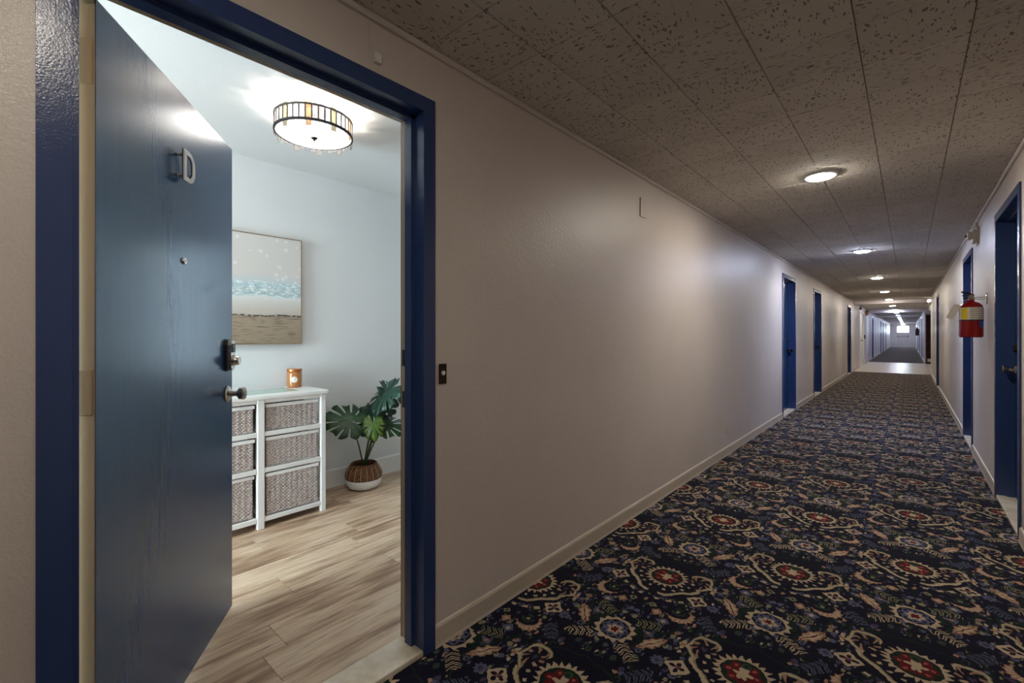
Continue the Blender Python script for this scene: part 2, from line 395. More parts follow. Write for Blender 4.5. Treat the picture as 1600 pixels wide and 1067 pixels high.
# ------------------------------------------------------------------ mesh helpers
class MB:
    def __init__(s): s.bm = bmesh.new()
    def box(s, x0, x1, y0, y1, z0, z1, bev=0.0, seg=1):
        b = bmesh.new()
        vs_ = [b.verts.new((x, y, z)) for x in (x0, x1) for y in (y0, y1) for z in (z0, z1)]
        for f in ((0,1,3,2), (4,6,7,5), (0,4,5,1), (2,3,7,6), (0,2,6,4), (1,5,7,3)): b.faces.new([vs_[i] for i in f])
        if bev: bmesh.ops.bevel(b, geom=list(b.edges), offset=bev, segments=seg, affect='EDGES', profile=0.6)
        bmesh.ops.recalc_face_normals(b, faces=list(b.faces))
        s.merge(b); return s
    def merge(s, b, mat=None):
        if mat is not None: bmesh.ops.transform(b, matrix=mat, verts=list(b.verts))
        m = bpy.data.meshes.new('t'); b.to_mesh(m); s.bm.from_mesh(m); bpy.data.meshes.remove(m); b.free()
    def lathe(s, prof, n=24, center=(0,0,0), axis='Z', arc=(0, 2*PI), cap=True):
        b = bmesh.new(); full = abs(arc[1]-arc[0]-2*PI) < 1e-6; cnt = n if full else n+1
        rings = []
        for (r, z) in prof:
            rings.append([b.verts.new((max(r,1e-5)*math.cos(arc[0]+(arc[1]-arc[0])*i/n), max(r,1e-5)*math.sin(arc[0]+(arc[1]-arc[0])*i/n), z)) for i in range(cnt)])
        for p, q in zip(rings, rings[1:]):
            for i in range(n):
                j = (i+1) % cnt; b.faces.new((p[i], p[j], q[j], q[i]))
        if full: bmesh.ops.remove_doubles(b, verts=list(b.verts), dist=3e-5)
        if cap and full:
            e = [x for x in b.edges if x.is_boundary]
            if e: bmesh.ops.holes_fill(b, edges=e, sides=0)
        bmesh.ops.recalc_face_normals(b, faces=list(b.faces))
        R = {'Z': Matrix(), 'X': Matrix.Rotation(PI/2, 4, 'Y'), '-X': Matrix.Rotation(-PI/2, 4, 'Y'), 'Y': Matrix.Rotation(-PI/2, 4, 'X'), '-Y': Matrix.Rotation(PI/2, 4, 'X')}[axis]
        s.merge(b, Matrix.Translation(center) @ R); return s
    def cyl(s, r, h, center, axis='Z', n=20, bev=0.0):
        p = [(0,0), (r,0), (r,h), (0,h)] if not bev else [(0,0), (r-bev,0), (r,bev), (r,h-bev), (r-bev,h), (0,h)]
        return s.lathe(p, n, center, axis)
    def tube(s, pts, r, n=8, r1=None):
        b = bmesh.new(); pts = [Vector(p) for p in pts]; rings = []
        for i, p in enumerate(pts):
            d = (pts[min(i+1, len(pts)-1)]-pts[max(i-1, 0)]).normalized()
            up = Vector((0,0,1)) if abs(d.z) < 0.95 else Vector((1,0,0))
            e1 = d.cross(up).normalized(); e2 = d.cross(e1)
            rr = r if r1 is None else r+(r1-r)*i/(len(pts)-1)
            rings.append([b.verts.new(p+rr*(math.cos(2*PI*k/n)*e1+math.sin(2*PI*k/n)*e2)) for k in range(n)])
        for p, q in zip(rings, rings[1:]):
            for k in range(n): b.faces.new((p[k], p[(k+1)%n], q[(k+1)%n], q[k]))
        b.faces.new(rings[0][::-1]); b.faces.new(rings[-1])
        bmesh.ops.recalc_face_normals(b, faces=list(b.faces)); s.merge(b); return s
    def prism(s, loop, h, mat=None):                      # polygon in XY extruded by h along Z
        b = bmesh.new(); f = b.faces.new([b.verts.new((x, y, 0)) for x, y in loop])
        g = bmesh.ops.extrude_face_region(b, geom=[f]); bmesh.ops.translate(b, vec=(0,0,h), verts=[v for v in g['geom'] if isinstance(v, bmesh.types.BMVert)])
        bmesh.ops.recalc_face_normals(b, faces=list(b.faces)); s.merge(b, mat); return s
    def build(s, name, mat, parent=None, smooth=False, loc=None, rotz=0.0):
        me = bpy.data.meshes.new(name); s.bm.to_mesh(me); s.bm.free(); me.materials.append(mat)
        if smooth: me.shade_smooth(); me.set_sharp_from_angle(angle=math.radians(38))
        o = bpy.data.objects.new(name, me); C.objects.link(o)
        if loc is not None: o.location = loc
        o.rotation_euler.z = rotz
        if parent is not None: o.parent = parent
        return o
def tag(o, label=None, cat=None, group=None, kind=None):
    for k, v in (('label', label), ('category', cat), ('group', group), ('kind', kind)):
        if v: o[k] = v
    return o
def struct(o, label=None): o['kind'] = 'structure'; return tag(o, label)
def thing(name, label, cat, loc=(0,0,0), rotz=0.0, group=None, kind=None):
    o = bpy.data.objects.new(name, None); C.objects.link(o); o.location = loc; o.rotation_euler.z = rotz; o.empty_display_size = 0.1
    return tag(o, label, cat, group, kind)
def sdoor(name, label):
    o = bpy.data.objects.new(name, None); C.objects.link(o); o.empty_display_size = 0.1; o['kind'] = 'structure'; o['label'] = label; return o

# ------------------------------------------------------------------ walls and door openings
CASE = 0.055
DTOP = 2.09
# (outer y0, outer y1) of each frame
D_MAIN = (0.062, 1.118)
L_DOORS = [(7.48, 8.50), (10.33, 11.35), (16.70, 17.72), (28.7, 29.7), (37.6, 38.6), (41.0, 42.0), (46.0, 47.0)]
R_DOORS = [(3.93, 4.95), (6.58, 7.60), (13.50, 14.52), (30.5, 31.5), (36.0, 37.0), (43.5, 44.5)]
LOB_DOOR = (21.0, 23.2)
def wall_runs(openings, y0, y1):
    runs = []; y = y0
    for a, b in sorted(openings): runs.append((y, a)); y = b
    runs.append((y, y1)); return runs
def build_wall(name, xa, xb, openings, y0, y1, mat, ztop=2.62):
    m = MB(); ops = [(a+0.012, b-0.012) for a, b in openings]
    for a, b in wall_runs(ops, y0, y1): m.box(xa, xb, a, b, -0.05, ztop)
    for a, b in ops: m.box(xa, xb, a, b, DTOP-0.012, ztop)
    return struct(m.build(name, mat))
build_wall('wall_left', XL-WT, XL, [D_MAIN]+L_DOORS[:3], Y0, LB0, M['wall'])
build_wall('wall_left_far', XL-WT, XL, [LOB_DOOR]+L_DOORS[3:], LB0, Y1, M['white_wall2'])
build_wall('wall_right', XR, XR+WT, R_DOORS[:3], Y0, LB0, M['wall'])
build_wall('wall_right_far', XR, XR+WT, R_DOORS[3:], LB1+0.1, Y1, M['white_wall2'])
struct(MB().box(XL-WT, XR+WT, Y0-0.1, Y0, -0.05, 2.62).build('wall_back', M['wall']))
# lobby alcove on the right
struct(MB().box(XR, 4.0, LB1, LB1+0.1, -0.05, 2.62).build('wall_lobby_far', M['white_wall2']))
struct(MB().box(XR+WT, 4.0, LB0-0.1, LB0, -0.05, 2.62).build('wall_lobby_near', M['white_wall2']))
struct(MB().box(4.0, 4.1, LB0-0.1, LB1+0.1, -0.05, 2.62).build('wall_lobby_side', M['white_wall2']))

# floors
m = MB(); m.box(XL, XR, Y0, LB0+0.2, -0.06, 0.0)
carpet_o = struct(m.build('floor', M['carpet']), 'dark patterned carpet running down the corridor')
struct(MB().box(XL, XR, LB1-0.1, Y1+0.1, -0.06, 0.0).build('floor_far', M['carpet']), 'patterned carpet beyond the lobby tiles')
lob = struct(MB().box(XL, 4.0, LB0+0.2, LB1-0.1, -0.06, -0.008).box(XR, 4.0, LB0-0.05, LB0+0.2, -0.06, -0.008).box(XR, 4.0, LB1-0.1, LB1+0.05, -0.06, -0.008).build('floor_lobby', M['baseboard']))
proto = None
TS = 0.61; ny = int((LB1-LB0-0.3)/TS)
for i in range(3):
    for j in range(ny+1):
        a = LB0+0.2+j*TS; b = min(a+TS, LB1-0.1); xa = XL+i*0.6217
        MB().box(xa+0.002, xa+0.6197, a+0.002, b-0.002, -0.008, 0.0, 0.001).build('floor_tile', M['lobby_tile'], lob)
m = MB()
for i in range(6):
    for j in range(ny+1):
        a = LB0+0.2+j*TS; b = min(a+TS, LB1-0.1); xa = XR+i*0.6
        m.box(xa+0.002, min(xa+0.598, 4.0), a+0.002, b-0.002, -0.008, 0.0)
tag(m.build('alcove_tiles', M['lobby_tile'], lob), kind='stuff')

# corridor ceiling: 12-inch tiles
ce = struct(MB().box(XL, XR, Y0, Y1, HC+0.012, HC+0.06).build('ceiling', M['backing']), 'low corridor ceiling of square fissured acoustic tiles')
struct(MB().box(XR, 4.0, LB0, LB1, HC+0.0, HC+0.06).build('ceiling_lobby', M['white_wall2']))
cols = [XL, -1.072, -0.762, -0.452, -0.142, 0.168, XR]
TY = 0.305; ty0 = 1.09-TY*8
def tile_mesh(wx):
    m = MB(); m.box(-wx/2+0.0014, wx/2-0.0014, -TY/2+0.0008, TY/2-0.0008, 0, 0.013, 0.0018)
    me = bpy.data.meshes.new('ceiling_tile'); m.bm.to_mesh(me); m.bm.free(); me.materials.append(M['tile']); return me
tmesh = [tile_mesh(cols[i+1]-cols[i]) for i in range(6)]
tmesh_r = []
for i in range(6):
    me = tmesh[i].copy(); sx = (cols[i+1]-cols[i])/TY
    # same tile laid a quarter turn round: mesh rotated so the object's own turn brings it back
    me.transform(Matrix.Rotation(-PI/2, 4, 'Z')); tmesh_r.append(me)
for j in range(50):
    for i in range(6):
        turn = (i+j) % 2
        o = bpy.data.objects.new('ceiling_tile', tmesh_r[i] if turn else tmesh[i]); C.objects.link(o); o.parent = ce
        o.location = ((cols[i]+cols[i+1])/2, ty0+(j+0.5)*TY, HC + random.uniform(0, 0.0012))
        o.rotation_euler.z = PI/2 if turn else 0
m = MB(); jy = ty0+50*TY
for (a, b) in ((Y0, ty0),):
    for i in range(6): m.box(cols[i]+0.002, cols[i+1]-0.002, a, b-0.001, HC, HC+0.013)
while jy < Y1:
    for i in range(6): m.box(cols[i]+0.002, cols[i+1]-0.002, jy+0.0008, min(jy+TY, Y1)-0.0008, HC, HC+0.013)
    jy += TY
tag(m.build('far_ceiling_tiles', M['tile'], ce), kind='stuff')
# small wall angle under the ceiling
struct(MB().box(XL, XL+0.018, Y0, Y1, HC-0.022, HC, 0.004).build('trim_1', M['wall']))
m = MB(); m.box(XR-0.018, XR, Y0, LB0, HC-0.022, HC, 0.004); m.box(XR-0.018, XR, LB1+0.1, Y1, HC-0.022, HC, 0.004)
struct(m.build('trim_2', M['wall']))
# header beams over both ends of the lobby and one further on
for n_, yb, dz in ((3, LB0+0.1, 0.10), (4, LB1, 0.12), (5, 34.0, 0.08)):
    struct(MB().box(XL, XR if n_ != 3 else XR+0.4, yb, yb+0.14, HC-dz, HC, 0.004).build('trim_%d' % n_, M['white_wall2']))

# baseboards with a rounded lip
def base_run(m, x, sgn, a, b, h=0.085):
    prof = [(0, 0), (0.014, 0), (0.011, 0.012), (0.010, h-0.012), (0.006, h-0.003), (0, h)]
    vsa = [m.bm.verts.new((x+sgn*p, a, z)) for p, z in prof]; vsb = [m.bm.verts.new((x+sgn*p, b, z)) for p, z in prof]
    for i in range(len(prof)-1): m.bm.faces.new((vsa[i], vsa[i+1], vsb[i+1], vsb[i]) if sgn > 0 else (vsa[i], vsb[i], vsb[i+1], vsa[i+1]))
    m.bm.faces.new(vsa); m.bm.faces.new(vsb)
m = MB()
for a, b in wall_runs([D_MAIN]+L_DOORS+[LOB_DOOR], Y0, Y1): base_run(m, XL, 1, a, b)
struct(m.build('baseboard_left', M['baseboard']))
m = MB()
for a, b in wall_runs(R_DOORS[:3], Y0, LB0)+wall_runs(R_DOORS[3:], LB1+0.1, Y1): base_run(m, XR, -1, a, b)
struct(m.build('baseboard_right', M['baseboard']))

# ------------------------------------------------------------------ door frames
def door_frame(parent, side, o0, o1, blue):
    """pressed-metal wrap frame: face, return, stop, rabbet. side -1: left wall (corridor towards +X)"""
    xf = (XL+0.010) if side < 0 else (XR-0.010); d = -1 if side < 0 else 1       # d points into the wall
    X = lambda t: xf+d*t
    def jamb(name, ya, sg):
        # profile in (depth t, y offset into opening)
        pr = [(0, 0), (0, CASE), (0.057, CASE), (0.057, CASE+0.016), (0.097, CASE+0.016), (0.097, CASE), (0.145, CASE), (0.145, 0), (0.130, 0), (0.130, 0.013), (0.010, 0.013), (0.010, 0)]
        m = MB(); lp = [(X(t), ya+sg*y) for t, y in pr]
        m.prism(lp, DTOP-CASE+0.001 + CASE*0.0); o = m.build(name, blue, parent); return o
    jamb('frame_jamb', o0, 1); jamb('frame_jamb', o1, -1)
    m = MB()
    pr = [(0, 0), (0, CASE), (0.057, CASE), (0.057, CASE+0.016), (0.097, CASE+0.016), (0.097, CASE), (0.145, CASE), (0.145, 0), (0.130, 0), (0.130, 0.013), (0.010, 0.013), (0.010, 0)]
    b0, b1 = o0, o1
    va = [m.bm.verts.new((X(t), b0, DTOP-y)) for t, y in pr]; vb = [m.bm.verts.new((X(t), b1, DTOP-y)) for t, y in pr]
    n = len(pr)
    for i in range(n): m.bm.faces.new((va[i], va[(i+1)%n], vb[(i+1)%n], vb[i]))
    m.bm.faces.new(va); m.bm.faces.new(vb[::-1]); bmesh.ops.recalc_face_normals(m.bm, faces=list(m.bm.faces))
    m.build('frame_head', blue, parent)
    x0, x1 = sorted((X(0.004), X(0.142)))
    MB().box(x0, x1, o0+CASE-0.006, o1-CASE+0.006, -0.02, 0.018, 0.005, 2).build('threshold', M['marble'], parent)

def knob(parent, c, axis, mat, k=1.0, name='door_knob'):
    return MB().lathe([(0, 0), (0.033*k, 0), (0.034*k, 0.004), (0.028*k, 0.010), (0.013*k, 0.014), (0.011*k, 0.036), (0.016*k, 0.042), (0.026*k, 0.048), (0.027*k, 0.066), (0.024*k, 0.070), (0, 0.071)], 24, c, axis).build(name, mat, parent, True)

# --- the open door D
d1 = sdoor('door_1', 'open glossy blue door marked D, swung into the bright room')
door_frame(d1, -1, D_MAIN[0], D_MAIN[1], M['frame_blue'])
ANG = math.radians(55.0); PIN = (-1.512, 0.1305)
DW, DT, DH = 0.932, 0.045, 2.012
leaf_m = MB()
# leaf in closed pose: y 0..DW along the opening, x 0..DT towards the corridor, rotated about the pin
leaf_m.box(0, DT, 0.0, DW, 0.006, 0.006+DH, 0.0025, 2)
leaf = leaf_m.build('door_leaf', M['door_blue'], d1, loc=(PIN[0], PIN[1], 0), rotz=ANG)
leaf.data.materials.append(M['cream'])
for p in leaf.data.polygons:
    if p.normal.y < -0.7 or p.normal.x < -0.7: p.material_index = 1
def on_leaf(m, name, mat, smooth=False): return m.build(name, mat, leaf, smooth)
# painted-over hinge leaves on the door's edge
for z in (0.20, 1.06, 1.86): on_leaf(MB().box(0.004, DT-0.006, -0.0022, 0.001, z-0.055, z+0.055, 0.001), 'hinge', M['cream'])
# house letter on three stand-offs
DX = DT
yl, zb, hh, ww = 0.404, 1.712, 0.104, 0.082
def dloop(y0, z0, w_, h_, r, n=10):
    pts = [(y0, z0), (y0+w_-r, z0)]
    for i in range(1, n): a_ = -PI/2+PI/2*i/n; pts.append((y0+w_-r+r*math.cos(a_), z0+r+r*math.sin(a_)))
    pts.append((y0+w_, z0+r)); pts.append((y0+w_, z0+h_-r))
    for i in range(1, n): a_ = PI/2*i/n; pts.append((y0+w_-r+r*math.cos(a_), z0+h_-r+r*math.sin(a_)))
    pts.append((y0+w_-r, z0+h_)); pts.append((y0, z0+h_)); return pts
def letter(x0, x1, name, mat):
    bw = 0.0175; out = dloop(yl, zb, ww, hh, 0.046); inn = dloop(yl+bw, zb+bw*0.9, ww-2*bw+0.001, hh-1.8*bw, 0.027)
    m = MB(); n = len(out)
    g = [[m.bm.verts.new((x, y, z)) for y, z in lp] for x in (x0, x1) for lp in (out, inn)]
    o0, i0, o1, i1 = g
    for i in range(n):
        j = (i+1) % n
        m.bm.faces.new((o0[i], o0[j], i0[j], i0[i])); m.bm.faces.new((o1[j], o1[i], i1[i], i1[j]))
        m.bm.faces.new((o0[j], o0[i], o1[i], o1[j])); m.bm.faces.new((i0[i], i0[j], i1[j], i1[i]))
    bmesh.ops.recalc_face_normals(m.bm, faces=list(m.bm.faces))
    return on_leaf(m, name, mat)
letter(DX+0.024, DX+0.0275, 'house_letter', M['letter_white'])['label'] = 'white letter D standing off the blue door'
letter(DX+0.0205, DX+0.0239, 'letter_backing', M['black'])
for (y, z) in ((yl+0.010, zb+0.085), (yl+0.010, zb+0.018), (yl+0.066, zb+0.030)):
    on_leaf(MB().lathe([(0, 0), (0.0058, 0), (0.0058, 0.004), (0.004, 0.006), (0.004, 0.012), (0.0058, 0.014), (0.0058, 0.0204), (0, 0.0204)], 14, (DX, y, z), 'X'), 'letter_standoff', M['chrome'], True)
pe = on_leaf(MB().lathe([(0, 0.002), (0.0045, 0.002), (0.006, 0.006), (0.0095, 0.006), (0.0115, 0.003), (0.012, 0)], 18, (DX, 0.466, 1.452), 'X'), 'peephole', M['chrome'], True)
# keypad deadbolt: plate, cover and thumb-turn
def rounded(y0, y1, z0, z1, n=8):
    r = (y1-y0)/2; cy = (y0+y1)/2
    return [(cy+r*math.cos(PI+PI*i/n), z0+r+r*math.sin(PI+PI*i/n)) for i in range(n+1)]+[(cy+r*math.cos(PI*i/n), z1-r+r*math.sin(PI*i/n)) for i in range(n+1)]
TOX = Matrix(((0,0,1,0), (1,0,0,0), (0,1,0,0), (0,0,0,1)))      # prism XY -> leaf YZ, height -> +X
on_leaf(MB().prism(rounded(0.840, 0.898, 1.043, 1.183), 0.010, Matrix.Translation((DX, 0, 0)) @ TOX), 'lock_plate', M['black'], True)
on_leaf(MB().prism(rounded(0.844, 0.894, 1.049, 1.178), 0.014, Matrix.Translation((DX+0.010, 0, 0)) @ TOX), 'lock_cover', M['chrome'], True)
on_leaf(MB().lathe([(0, 0), (0.023, 0), (0.023, 0.004), (0.019, 0.022), (0.017, 0.025), (0, 0.026)], 20, (DX+0.024, 0.869, 1.090), 'X'), 'lock_cylinder', M['chrome'], True)
on_leaf(MB().box(DX+0.024, DX+0.0275, 0.852, 0.886, 1.125, 1.162, 0.001), 'lock_keypad', M['black'])
knob(leaf, (DX, 0.869, 0.948), 'X', M['chrome'])
on_leaf(MB().box(0.010, 0.034, DW-0.001, DW+0.0015, 0.92, 0.98, 0.0005), 'latch_plate', M['chrome'])
# strike plates and cream rabbet on the frame
MB().box(-1.503, -1.461, D_MAIN[1]-CASE-0.0006, D_MAIN[1]-CASE+0.0004, 0.018, DTOP-CASE).build('rabbet_strip', M['cream'], d1)
MB().box(-1.5045, -1.461, D_MAIN[0]+CASE, D_MAIN[1]-CASE, DTOP-CASE-0.0012, DTOP-CASE-0.0002).build('rabbet_strip', M['cream'], d1)
for z in (1.11, 0.948): MB().box(-1.497, -1.468, D_MAIN[1]-CASE-0.0022, D_MAIN[1]-CASE-0.0007, z-0.032, z+0.032, 0.0005).build('strike_plate', M['dark_metal'], d1)

# --- closed doors along the corridor
def closed_door(n, side, o0, o1, label, knob_far=True, holder=False):
    d = sdoor('door_%d' % n, label); door_frame(d, side, o0, o1, M['frame_blue'])
    xf = (XL+0.010-0.097-DT) if side < 0 else (XR-0.010+0.097)
    lf = MB().box(xf, xf+DT, o0+CASE+0.003, o1-CASE-0.003, 0.022, DTOP-CASE-0.004, 0.002).build('door_leaf', M['door_blue'], d)
    yk = (o1-CASE-0.07) if knob_far else (o0+CASE+0.07)
    knob(lf, ((xf+DT) if side < 0 else xf, yk, 0.95), 'X' if side < 0 else '-X', M['dark_metal'] if side < 0 else M['chrome'])
    xs = xf+DT if side < 0 else xf; sg = 1 if side < 0 else -1
    MB().lathe([(0, 0), (0.028, 0), (0.026, 0.012), (0.012, 0.016), (0, 0.016)], 18, (xs, yk, 1.10), 'X' if side < 0 else '-X').build('deadbolt', M['dark_metal'], lf, True)
    if holder:
        h = MB(); h.box(xs+sg*0.0-0.003 if sg < 0 else xs, xs if sg < 0 else xs+0.003, o0+0.20, o0+0.25, 0.14, 0.21, 0.001)
        h.tube([(xs-0.006, o0+0.225, 0.20), (xs-0.016, o0+0.225, 0.15), (xs-0.018, o0+0.225, 0.08)], 0.008, 10)
        h.cyl(0.013, 0.02, (xs-0.018, o0+0.225, 0.065), 'Z', 14, 0.003)
        tag(h.build('door_holder', M['brass'], lf, True), 'brass kick-down door holder')
    return d
closed_door(2, -1, *L_DOORS[0], 'nearest closed blue door in the left corridor wall', True)
closed_door(3, -1, *L_DOORS[1], 'second closed blue door along the left corridor wall', True)
closed_door(4, -1, *L_DOORS[2], 'closed blue door in the left wall just before the lobby', True)
closed_door(5, 1, *R_DOORS[0], 'closed blue door at the right edge with brass door holder', True, True)
closed_door(6, 1, *R_DOORS[1], 'closed blue door in the right wall behind the fire extinguisher', False)
closed_door(7, 1, *R_DOORS[2], 'closed blue door in the right wall before the lobby', False)
n_ = 8
for k, (a, b) in enumerate(L_DOORS[3:]): closed_door(n_, -1, a, b, 'closed door in the left wall beyond the lobby'); n_ += 1
for k, (a, b) in enumerate(R_DOORS[3:]): closed_door(n_, 1, a, b, 'closed door in the right wall beyond the lobby'); n_ += 1
# white double door in the lobby's left wall
d = sdoor('door_%d' % n_, 'white double door in the left wall of the tiled lobby'); n_ += 1
m = MB(); a, b = LOB_DOOR
m.box(XL-0.10, XL+0.012, a, a+0.06, 0, DTOP, 0.003); m.box(XL-0.10, XL+0.012, b-0.06, b, 0, DTOP, 0.003); m.box(XL-0.10, XL+0.012, a+0.06, b-0.06, DTOP-0.06, DTOP, 0.003)
m.build('frame', M['white_trim'], d)
MB().box(XL-0.11, XL, a, b, -0.05, 0.0009).build('threshold', M['marble'], d)
mid = (a+b)/2
for y0, y1, s_ in ((a+0.059, mid-0.0003, -1), (mid+0.0003, b-0.059, 1)):
    lf = MB().box(XL-0.06, XL-0.015, y0, y1, 0.001, DTOP-0.058, 0.003).build('door_leaf', M['white_trim'], d)
    yk = mid+s_*0.09
    m = MB(); m.cyl(0.026, 0.008, (XL-0.015, yk, 0.98), 'X'); m.tube([(XL-0.010, yk, 0.98), (XL+0.035, yk, 0.98), (XL+0.042, yk+s_*0.02, 0.98), (XL+0.042, yk+s_*0.12, 0.98)], 0.009, 8)
    m.build('lever_handle', M['dark_metal'], lf, True)

# end wall with a glazed exit door and daylight behind it
ex0, ex1 = -0.90, 0.05
m = MB()
m.box(XL-WT, ex0, Y1, Y1+0.12, -0.05, 2.62); m.box(ex1, XR+WT, Y1, Y1+0.12, -0.05, 2.62); m.box(ex0, ex1, Y1, Y1+0.12, 2.08, 2.62)
struct(m.build('wall_end', M['white_wall2']))
d = sdoor('door_%d' % n_, 'pale exit door with bright glass pane at the corridor end')
m = MB()
m.box(ex0-0.05, ex0+0.012, Y1-0.012, Y1+0.1, 0, 2.12, 0.003); m.box(ex1-0.012, ex1+0.05, Y1-0.012, Y1+0.1, 0, 2.12, 0.003); m.box(ex0+0.012, ex1-0.012, Y1-0.012, Y1+0.1, 2.068, 2.12, 0.003)
m.build('frame', M['white_trim'], d)
g0, g1, gz0, gz1 = -0.83, -0.02, 1.43, 1.98
m = MB()
m.box(ex0+0.010, g0, Y1+0.02, Y1+0.065, -0.01, 2.07); m.box(g1, ex1-0.010, Y1+0.02, Y1+0.065, -0.01, 2.07)
m.box(g0, g1, Y1+0.02, Y1+0.065, -0.01, gz0); m.box(g0, g1, Y1+0.02, Y1+0.065, gz1, 2.066)
lf = m.build('door_leaf', M['white_wall2'], d)
MB().box(g0, g1, Y1+0.038, Y1+0.044, gz0, gz1).build('glass_pane', M['pane'], lf)
m = MB(); m.box(ex0+0.05, ex0+0.12, Y1-0.03, Y1+0.02, 1.0, 1.12, 0.006); m.box(ex1-0.12, ex1-0.05, Y1-0.03, Y1+0.02, 1.0, 1.12, 0.006); m.box(ex0+0.08, ex1-0.08, Y1-0.055, Y1-0.025, 1.02, 1.06, 0.008)
m.build('panic_bar', M['grille'], lf)

# ------------------------------------------------------------------ the room behind door D
rf = struct(MB().box(RX, XL-WT, RY0, RY1, RZ-0.05, RZ-0.008).build('floor_room', M['dark_void']), 'rustic oak plank floor of the room behind the open door')
PWD = 0.181; rows = 11; PL = 1.22
for r in range(rows):
    xa = RX + r*PWD; xb = min(xa+PWD, XL-WT+0.004)
    y = RY0-random.uniform(0.1, 1.1)
    while y < RY1:
        a, b = max(y, RY0), min(y+PL, RY1)
        if b-a > 0.02:
            cxp, cyp = (xa+xb)/2, (a+b)/2
            MB().box(xa-cxp+0.0006, xb-cxp-0.0006, a-cyp+0.0006, b-cyp-0.0006, -0.008, 0, 0.0012).build('floor_plank', M['wood'], rf, loc=(cxp, cyp, RZ))
        y += PL
bw0, bw1, bz0, bz1 = 2.60, 3.25, 0.85, 2.0  # window out of view, placed for the soft glow reflected in the door
m = MB(); m.box(RX-0.1, RX, RY0-0.1, bw0, -0.06, 2.62); m.box(RX-0.1, RX, bw1, RY1+0.1, -0.06, 2.62); m.box(RX-0.1, RX, bw0, bw1, -0.06, bz0); m.box(RX-0.1, RX, bw0, bw1, bz1, 2.62)
struct(m.build('wall_room_back', M['room_wall']))
w2 = struct(MB().box(RX-0.002, RX+0.02, bw0-0.03, bw1+0.03, bz0-0.03, bz0, 0.003).build('window_2', M['white_trim']), 'unseen window with an added white blind further along the back wall')
m = MB()
for a, b, c_, d_ in ((bw0, bw0+0.04, bz0, bz1), (bw1-0.04, bw1, bz0, bz1), (bw0+0.04, bw1-0.04, bz0, bz0+0.04), (bw0+0.04, bw1-0.04, bz1-0.04, bz1)): m.box(RX-0.08, RX-0.03, a, b, c_, d_, 0.003)
m.build('window_frame', M['white_trim'], w2)
MB().box(RX-0.06, RX-0.054, bw0+0.04, bw1-0.04, bz0+0.04, bz1-0.04).build('glass_pane', M['pane'], w2)
MB().box(RX-0.022, RX-0.020, bw0, bw1, bz0, bz1).build('added_blind', M['blind'], w2)  # unseen blind, added to dim the sky that the door mirrors
struct(MB().box(RX, XL-WT, RY1, RY1+0.1, -0.06, 2.62).build('wall_room_right', M['room_wall']))
struct(MB().box(RX, XL-WT, RY0, RY1, RH, RH+0.08).build('ceiling_room', M['room_ceiling']))
wx0, wx1, wz0, wz1 = -3.25, -1.75, 0.25, 2.15
m = MB()
m.box(RX, wx0, RY0-0.1, RY0, -0.06, 2.62); m.box(wx1, XL-WT, RY0-0.1, RY0, -0.06, 2.62)
m.box(wx0, wx1, RY0-0.1, RY0, -0.06, wz0); m.box(wx0, wx1, RY0-0.1, RY0, wz1, 2.62)
struct(m.build('wall_room_left', M['room_wall']))
wd = struct(MB().box(wx0-0.05, wx1+0.05, RY0, RY0+0.015, wz0-0.06, wz0, 0.003).build('window_1', M['white_trim']), 'tall bright window at the hidden end of the room')
m = MB()
for a, b, c_, d_ in ((wx0, wx0+0.05, wz0, wz1), (wx1-0.05, wx1, wz0, wz1), (wx0+0.05, wx1-0.05, wz0, wz0+0.05), (wx0+0.05, wx1-0.05, wz1-0.05, wz1), ((wx0+wx1)/2-0.03, (wx0+wx1)/2+0.03, wz0+0.05, wz1-0.05)):
    m.box(a, b, RY0-0.07, RY0-0.02, c_, d_, 0.003)
m.build('window_frame', M['white_trim'], wd)
for a, b in ((wx0+0.05, (wx0+wx1)/2-0.03), ((wx0+wx1)/2+0.03, wx1-0.05)):
    MB().box(a, b, RY0-0.046, RY0-0.04, wz0+0.05, wz1-0.05).build('glass_pane', M['pane'], wd)
def portal(name, loc, rot, sx, sy):
    l = bpy.data.lights.new(name, 'AREA'); l.shape = 'RECTANGLE'; l.size = sx; l.size_y = sy; l.cycles.is_portal = True
    o = bpy.data.objects.new(name, l); C.objects.link(o); o.location = loc; o.rotation_euler = rot
portal('window_light', ((wx0+wx1)/2, RY0-0.12, (wz0+wz1)/2), (PI/2, 0, 0), wx1-wx0, wz1-wz0)
portal('blind_light', (RX-0.12, (bw0+bw1)/2, (bz0+bz1)/2), (0, -PI/2, 0), bz1-bz0, bw1-bw0)
portal('exit_light', ((g0+g1)/2, Y1+0.14, (gz0+gz1)/2), (-PI/2, 0, 0), g1-g0, gz1-gz0)
m = MB(); base_run(m, RX, 1, RY0, RY1, 0.145); bb = struct(m.build('baseboard_room', M['white_trim'])); bb.location.z = RZ

# ------------------------------------------------------------------ dresser with basket drawers
DY0, DY1 = 0.69, 1.522; DXF, DXB = -3.03, -3.43
dr = thing('basket_dresser', 'white wooden dresser with six woven basket drawers behind the blue door', 'dresser', (0, 0, RZ))
Z = lambda z: z - RZ
pw = 0.034
mid = 1.106
for y, w_ in ((DY0+pw/2, pw), (mid, 0.042), (DY1-pw/2, pw)):
    MB().box(DXF-0.032, DXF, y-w_/2, y+w_/2, 0, 0.806, 0.003).build('front_post', M['white_paint'], dr)
    MB().box(DXB, DXB+0.032, y-w_/2, y+w_/2, 0, 0.806, 0.003).build('rear_post', M['white_paint'], dr)
for y in (DY0+pw/2, DY1-pw/2):
    for z in (0.055, 0.365, 0.59, 0.79): MB().box(DXB+0.032, DXF-0.032, y-0.009, y+0.009, z-0.014, z+0.014, 0.002).build('side_rail', M['white_paint'], dr)
